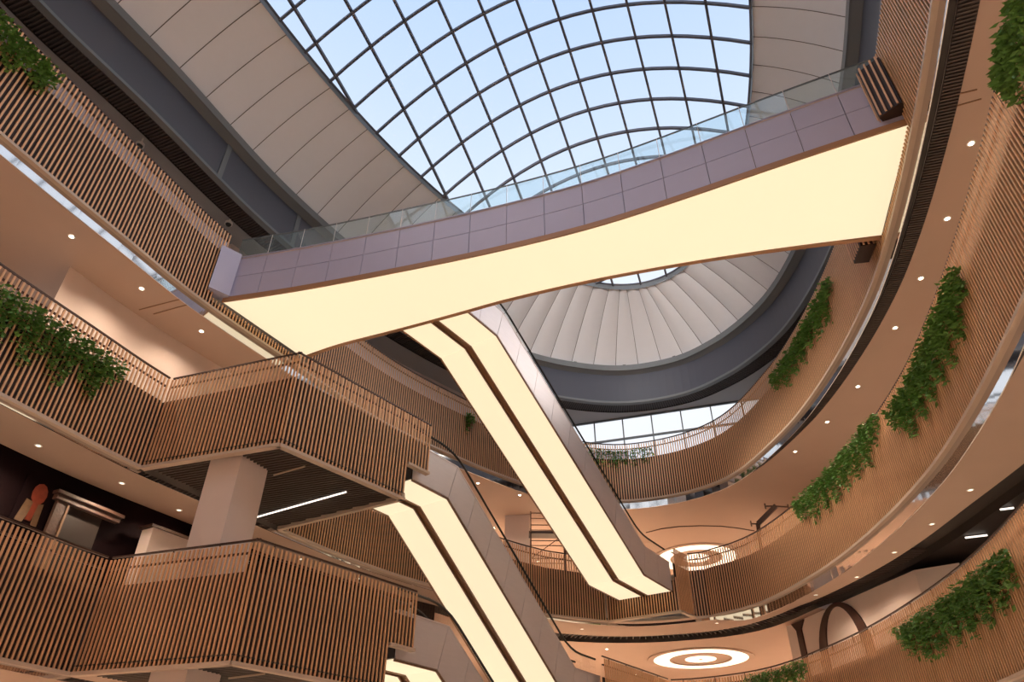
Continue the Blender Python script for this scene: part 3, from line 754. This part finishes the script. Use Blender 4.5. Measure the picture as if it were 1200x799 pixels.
# ------------------------------------------------------------------ hanging vines
def vine(label, p0, p1, lv, n, drop, zoff=0.15, dens=1.0, seed=1, rev=False, thick=0.22):
    rnd = random.Random(seed); zb, zt, zf, zs = LV[lv]; z0 = zf + zoff
    s0, s1 = O.near(p0), O.near(p1)
    if s1 < s0: s0, s1 = s1, s0
    L = s1 - s0; m = O.pos((s0 + s1) / 2)
    t = thing('hanging_vine', label, 'plant', (m.x, m.y, z0), None)
    V, Fc = [], []; stems = MB()
    ns = max(6, int(L / 0.13 * dens))
    for k in range(ns):
        f = (k + rnd.random()) / ns; s = s0 + f * L
        clump = 0.45 + 0.55 * abs(math.sin(f * 9.0 * max(1, L / 3.0) + seed * 1.7)) * rnd.uniform(0.6, 1.1)
        ends = min(1, 5 * f + 0.35, 5 * (1 - f) + 0.35)
        ln = drop * clump * ends; p = O.pos(s); nn = -O.nor(s); tt = O.tan(s)
        pts = []; y = 0.0; out = rnd.uniform(0.03, thick); lat = 0.0
        nl = max(4, int(ln / 0.045))
        for j in range(nl):
            y = ln * j / nl; lat += rnd.uniform(-0.025, 0.025); o_ = out * (1 - 0.5 * j / nl)
            c = Vector((p.x + nn.x * o_ + tt.x * lat, p.y + nn.y * o_ + tt.y * lat, z0 + 0.16 * rnd.random() * ends - y))
            if j % 4 == 0: pts.append((c.x, c.y, c.z))
            for q in range(2 if j < nl * 0.55 else 1):
                sz = rnd.uniform(0.06, 0.115); cc = c + Vector((rnd.uniform(-.09, .09), rnd.uniform(-.09, .09), rnd.uniform(-.06, .06)))
                dv = Vector((nn.x + rnd.uniform(-1, 1), nn.y + rnd.uniform(-1, 1), rnd.uniform(-1.3, 0.2))).normalized()
                sd = dv.cross(Vector((rnd.uniform(-.4, .4), rnd.uniform(-.4, .4), 1))).normalized()
                i0 = len(V); nrm = dv.cross(sd)
                V.extend([tuple(cc), tuple(cc + dv * sz * 0.9 + sd * sz * 0.6 + nrm * sz * 0.15), tuple(cc + dv * sz * 2.0), tuple(cc + dv * sz * 0.9 - sd * sz * 0.6 + nrm * sz * 0.15)])
                Fc.append((i0, i0 + 1, i0 + 2)); Fc.append((i0, i0 + 2, i0 + 3))
        if len(pts) > 1 and k % 2 == 0: stems.tube(pts, 0.006, 3)
    b = MB(); b.v = V; b.f = Fc; stuff(b.build('leaves', M_leaf, t))
    stuff(stems.build('stems', M_stem, t))
    return t
def vpx(label, a, c, lv, z, **k):
    A, C = at(*a, z), at(*c, z); return vine(label, (A.x, A.y), (C.x, C.y), lv, 0, **k)
vpx('green vine spilling over the top gallery slats beside the dark roof rim', (-25, -30), (74, 90), 4, 18.9, drop=1.35, seed=3, dens=1.6, zoff=0.45)
vpx('long green vine on the curved top gallery slats beside the grey rim', (968, 320), (905, 438), 4, 19.1, drop=1.55, seed=4, dens=1.2)
vpx('thin row of vines hanging below the big white window', (688, 530), (768, 528), 4, 18.9, drop=1.3, seed=5, zoff=0.45, dens=0.8, thick=0.12)
vpx('tiny vine tuft on the top gallery slats beside the upper escalators', (547, 492), (556, 496), 4, 18.3, drop=1.2, seed=6, zoff=0.0)
vpx('dense green vine hanging over the middle gallery slats in front of the pale wall', (-40, 330), (142, 432), 3, 11.9, drop=1.75, seed=7, dens=1.5)
vpx('long green vine hanging from the middle gallery over the reflecting soffit strip', (1122, 305), (1052, 480), 3, 12.0, drop=1.6, seed=8, dens=1.5)
vpx('green vine trailing over the middle gallery handrail below the plain soffit', (1024, 488), (930, 594), 3, 12.4, drop=1.45, seed=9, zoff=0.75, dens=1.4)
vpx('leafy vine on the middle gallery slats nearest the thin soffit joint lines', (1195, -50), (1158, 105), 3, 12.1, drop=1.3, seed=10, dens=1.8, zoff=0.45)
vpx('broad dense vine hanging from the lower gallery past the large letters', (1205, 640), (1078, 738), 2, 5.9, drop=1.35, seed=11, dens=1.6)
vpx('low vine on the lower gallery under the large letters', (948, 773), (868, 792), 2, 6.3, drop=1.1, seed=12, zoff=0.55, dens=1.3)

# ------------------------------------------------------------------ shop wall with big letters
W0, W1 = V2(15.0, 39.8), V2(17.3, 30.0); wt = (W1 - W0).normalized(); wn2 = V2(wt.y, -wt.x)   # wn2 points away from the void
if wn2.x < 0: wn2 = -wn2
b = MB(); b.prism([W0, W1, W1 + V2(1.4, -1.0), W1 + V2(2.5, 1.0), W0 + wn2 * 1.5], 5.66, 9.54)
struct(b.build('wall_right', M_wall))
def onw(l, z, o): p = W0 + wt * l - wn2 * o; return (p.x, p.y, z)
def letter_mesh(loops, name, label):
    b = MB()
    for lp in loops: b.hexa([onw(l, z, 0.0) for l, z in lp], [onw(l, z, 0.08) for l, z in lp])
    return tag(b.build(name, M_letter), label, 'letter')
letter_mesh([[(0.85, 6.0), (1.36, 6.0), (1.36, 9.1), (0.92, 9.1)], [(0.92, 9.1), (1.36, 9.1), (1.75, 9.5), (0.58, 9.5)]], 'wall_letter', 'large dark brown letter I on the pale shop wall')
ol = []
N = 40
for k in range(N):
    def pt(a, io):
        rx, rz = (1.98, 2.42) if io else (1.36, 2.24); return (4.42 + rx * math.sin(a), 7.20 + rz * math.cos(a))
    a0, a1 = 2 * math.pi * k / N, 2 * math.pi * (k + 1) / N
    ol.append([pt(a0, 1), pt(a1, 1), pt(a1, 0), pt(a0, 0)])
letter_mesh(ol, 'wall_letter', 'large dark brown letter O on the pale shop wall')
# tubes in the dark ceiling beyond
for i, (a, c) in enumerate((((1131, 630), (1157, 627)), ((1172, 597), (1188, 595)))):
    A, C = at(*a, 9.9), at(*c, 9.9); b = MB(); b.bar(A, C, 0.07, 0.05)
    tag(b.build('tube_light', M_tube), 'white strip light in the dark ceiling behind the lower gallery rail', 'light', 'dark ceiling strip lights')

# ------------------------------------------------------------------ things on the galleries
# square column and scaffold on the middle gallery behind the escalators
p = at(606, 604, 16.28)
b = MB(); b.prism([V2(p.x - 0.75, p.y), V2(p.x + 0.75, p.y - 0.2), V2(p.x + 0.9, p.y + 1.2), V2(p.x - 0.6, p.y + 1.4)], 11.67, 16.27)
tag(b.build('square_column', M_wall), 'pale square column on the middle gallery beside the scaffold', 'column')
q = V2(2.1, 38.6)
t = thing('scaffold_tower', 'dark metal scaffold tower behind the middle gallery slats', 'scaffold', (q.x, q.y, 11.67))
for dx in (-0.95, 0.95):
    for dy in (-0.4, 0.4):
        b = MB(); b.tube([(q.x + dx, q.y + dy, 11.67), (q.x + dx, q.y + dy, 15.3 if dy < 0 else 14.6)], 0.035); b.build('standard', M_bronze, t)
for z in (12.6, 13.6, 14.5, 15.2):
    for dy in (-0.4, 0.4):
        b = MB(); b.tube([(q.x - 0.95, q.y + dy, z), (q.x + 0.95, q.y + dy, z)], 0.025); b.build('ledger', M_bronze, t)
b = MB(); b.box(q.x - 1.05, q.x + 1.05, q.y - 0.4, q.y + 0.4, 14.02, 14.16); b.build('platform', M_bronze, t)
b = MB(); b.tube([(q.x - 0.95, q.y - 0.4, 12.6), (q.x + 0.95, q.y - 0.4, 14.0)], 0.02); b.build('brace', M_bronze, t)
# dark boom arm above the handrail
A, B = at(886, 615, 14.0), at(909, 593, 14.0)
B = at(909, 593, 14.6); A = at(888, 614, 13.7)
t = thing('work_lift', 'dark folding work lift arm rising behind the middle gallery handrail', 'lift', (A.x + 0.3, A.y + 1.2, 11.67))
b = MB(); b.bar(A, B, 0.28, 0.22); b.build('boom', M_bronze, t)
b = MB(); b.bar(A, (A.x + 0.3, A.y + 1.2, 11.9), 0.2, 0.2); b.build('lower_arm', M_bronze, t)
b = MB(); b.box(A.x - 0.2, A.x + 0.8, A.y + 0.8, A.y + 1.7, 11.67, 12.1); b.build('base', M_bronze, t)
for C, D in ((B, B + Vector((0.7, 0.1, 0.0))), (B, B + Vector((-0.6, -0.1, -0.05))), (A, A + Vector((-0.35, 0, 0.02)))):
    b = MB(); b.bar(C, D, 0.06, 0.06); b.bar(D + Vector((0, 0, -0.15)), D + Vector((0, 0, 0.15)), 0.06, 0.06); b.build('outrigger', M_bronze, t)
# dark shopfront on the lower gallery, left: picture, door surround, pale block
def onleft(u, v, off):    # hit point on the wall at that offset from the void edge
    r = ray(u, v)
    best = None
    for k in range(400):
        z = 5.8 + 3.7 * k / 400; p = r * (z / r.z); s = O.near((p.x, p.y)); d = (V2(p.x, p.y) - O.pos(s)).dot(O.nor(s))
        if best is None or abs(d - off) < best[0]: best = (abs(d - off), p, s)
    return best[1], best[2]
M_pic = mat('portrait_red', (0.16, 0.025, 0.012), 0.5, emit=(0.9, 0.16, 0.05), estr=0.02, noise=0.5, nscale=6)  # both picture colours carry a faint glow of their own
M_pic2 = mat('portrait_sand', (0.11, 0.06, 0.03), 0.5, emit=(0.8, 0.5, 0.25), estr=0.015, noise=0.4, nscale=8)
p, s = onleft(40, 590, 3.3); tt, nn = O.tan(s), O.nor(s)
t = thing('shop_picture', 'small red and sand coloured figure picture on the dark shopfront', 'picture', (p.x, p.y, p.z - 0.6))
def flat(b, pts, off=0.0, th=0.03):
    f = [Vector((p.x + tt.x * x - nn.x * off, p.y + tt.y * x - nn.y * off, p.z + z)) for x, z in pts]; g = [q - Vector((nn.x, nn.y, 0)) * th for q in f]; b.hexa(f, g)
b = MB(); flat(b, [(-0.55, -0.75), (0.55, -0.75), (0.55, 0.75), (-0.55, 0.75)]); b.build('board', M_darkwall, t)
b = MB(); flat(b, [(0.02 + 0.24 * math.cos(k * math.pi / 6), 0.30 + 0.34 * math.sin(k * math.pi / 6)) for k in range(12)], 0.035); b.build('head', M_pic, t)
b = MB(); flat(b, [(-0.42, -0.65), (-0.18, -0.65), (0.0, 0.0), (-0.30, 0.05)], 0.035); flat(b, [(0.12, -0.65), (0.30, -0.65), (0.26, 0.05), (0.05, 0.0)], 0.035); b.build('collar', M_pic2, t)
b = MB(); flat(b, [(-0.12, -0.55), (0.06, -0.55), (0.10, 0.0), (-0.08, 0.0)], 0.038); b.build('neck', M_pic, t)
M_surr = mat('carved_surround', (0.06, 0.03, 0.02), 0.5, noise=0.5, nscale=14, bump=0.6)
p, s = onleft(68, 600, 3.0); tt, nn = O.tan(s), O.nor(s)
t = thing('door_surround', 'carved brown door surround with a moulded head on the dark shopfront', 'door surround', (p.x, p.y, 5.65))
p = Vector((p.x, p.y, 5.65))
b = MB(); flat(b, [(-0.22, 0), (0.22, 0), (0.22, 2.95), (-0.22, 2.95)], 0.0, 0.14); pil = b.build('pilaster', M_surr, t)
b = MB(); flat(b, [(0.12, 0), (0.18, 0), (0.18, 2.9), (0.12, 2.9)], 0.14, 0.03); b.build('bead', mat('gilt_bead', (0.22, 0.13, 0.08), 0.4), pil)
b = MB(); flat(b, [(-0.34, 2.95), (2.0, 2.95), (2.0, 3.12), (-0.34, 3.12)], 0.0, 0.22); flat(b, [(-0.4, 3.12), (2.06, 3.12), (2.06, 3.22), (-0.4, 3.22)], 0.0, 0.30); b.build('head_moulding', M_surr, t)
b = MB(); flat(b, [(0.22, 0), (1.5, 0), (1.5, 2.95), (0.22, 2.95)], -0.05, 0.04); b.build('door_leaf', mat('door_brown', (0.015, 0.007, 0.004), 0.5), t)
p, s = onleft(195, 622, 3.0); tt, nn = O.tan(s), O.nor(s); p = Vector((p.x, p.y, 5.65))
t = thing('display_block', 'pale boxed display wall on the lower gallery beside the dark shopfront', 'wall unit', (p.x, p.y, 5.65))
b = MB(); flat(b, [(-0.9, 0), (3.2, 0), (3.2, 3.05), (-0.9, 3.05)], 0.0, 0.6); b.build('body', M_wall, t)
b = MB(); flat(b, [(-1.0, 3.05), (3.3, 3.05), (3.3, 3.15), (-1.0, 3.15)], -0.05, 0.7); b.build('top_board', M_surr, t)
# dome cameras on the top gallery ceiling
for u, v, lab in ((268, 262, 'round white dome camera on the dark ceiling near the bridge end'), (164, 170, 'round white dome camera on the dark ceiling above the slat tops')):
    p = at(u, v, 21.9); t = thing('dome_camera', lab, 'camera', (p.x, p.y, 21.8))
    b = MB(); b.lathe([(0.16, 0.0), (0.16, 0.12), (0.13, 0.15)], (p.x, p.y, 21.85), 16); b.build('housing', M_white, t)
    b = MB(); b.lathe([(0.02, -0.10), (0.08, -0.08), (0.12, -0.03), (0.13, 0.0)], (p.x, p.y, 21.85), 16); b.build('dome', M_black, t, True)
    b = MB(); b.tube([(p.x, p.y, 22.0), (p.x, p.y, 22.3)], 0.03); b.build('stem', M_white, t)
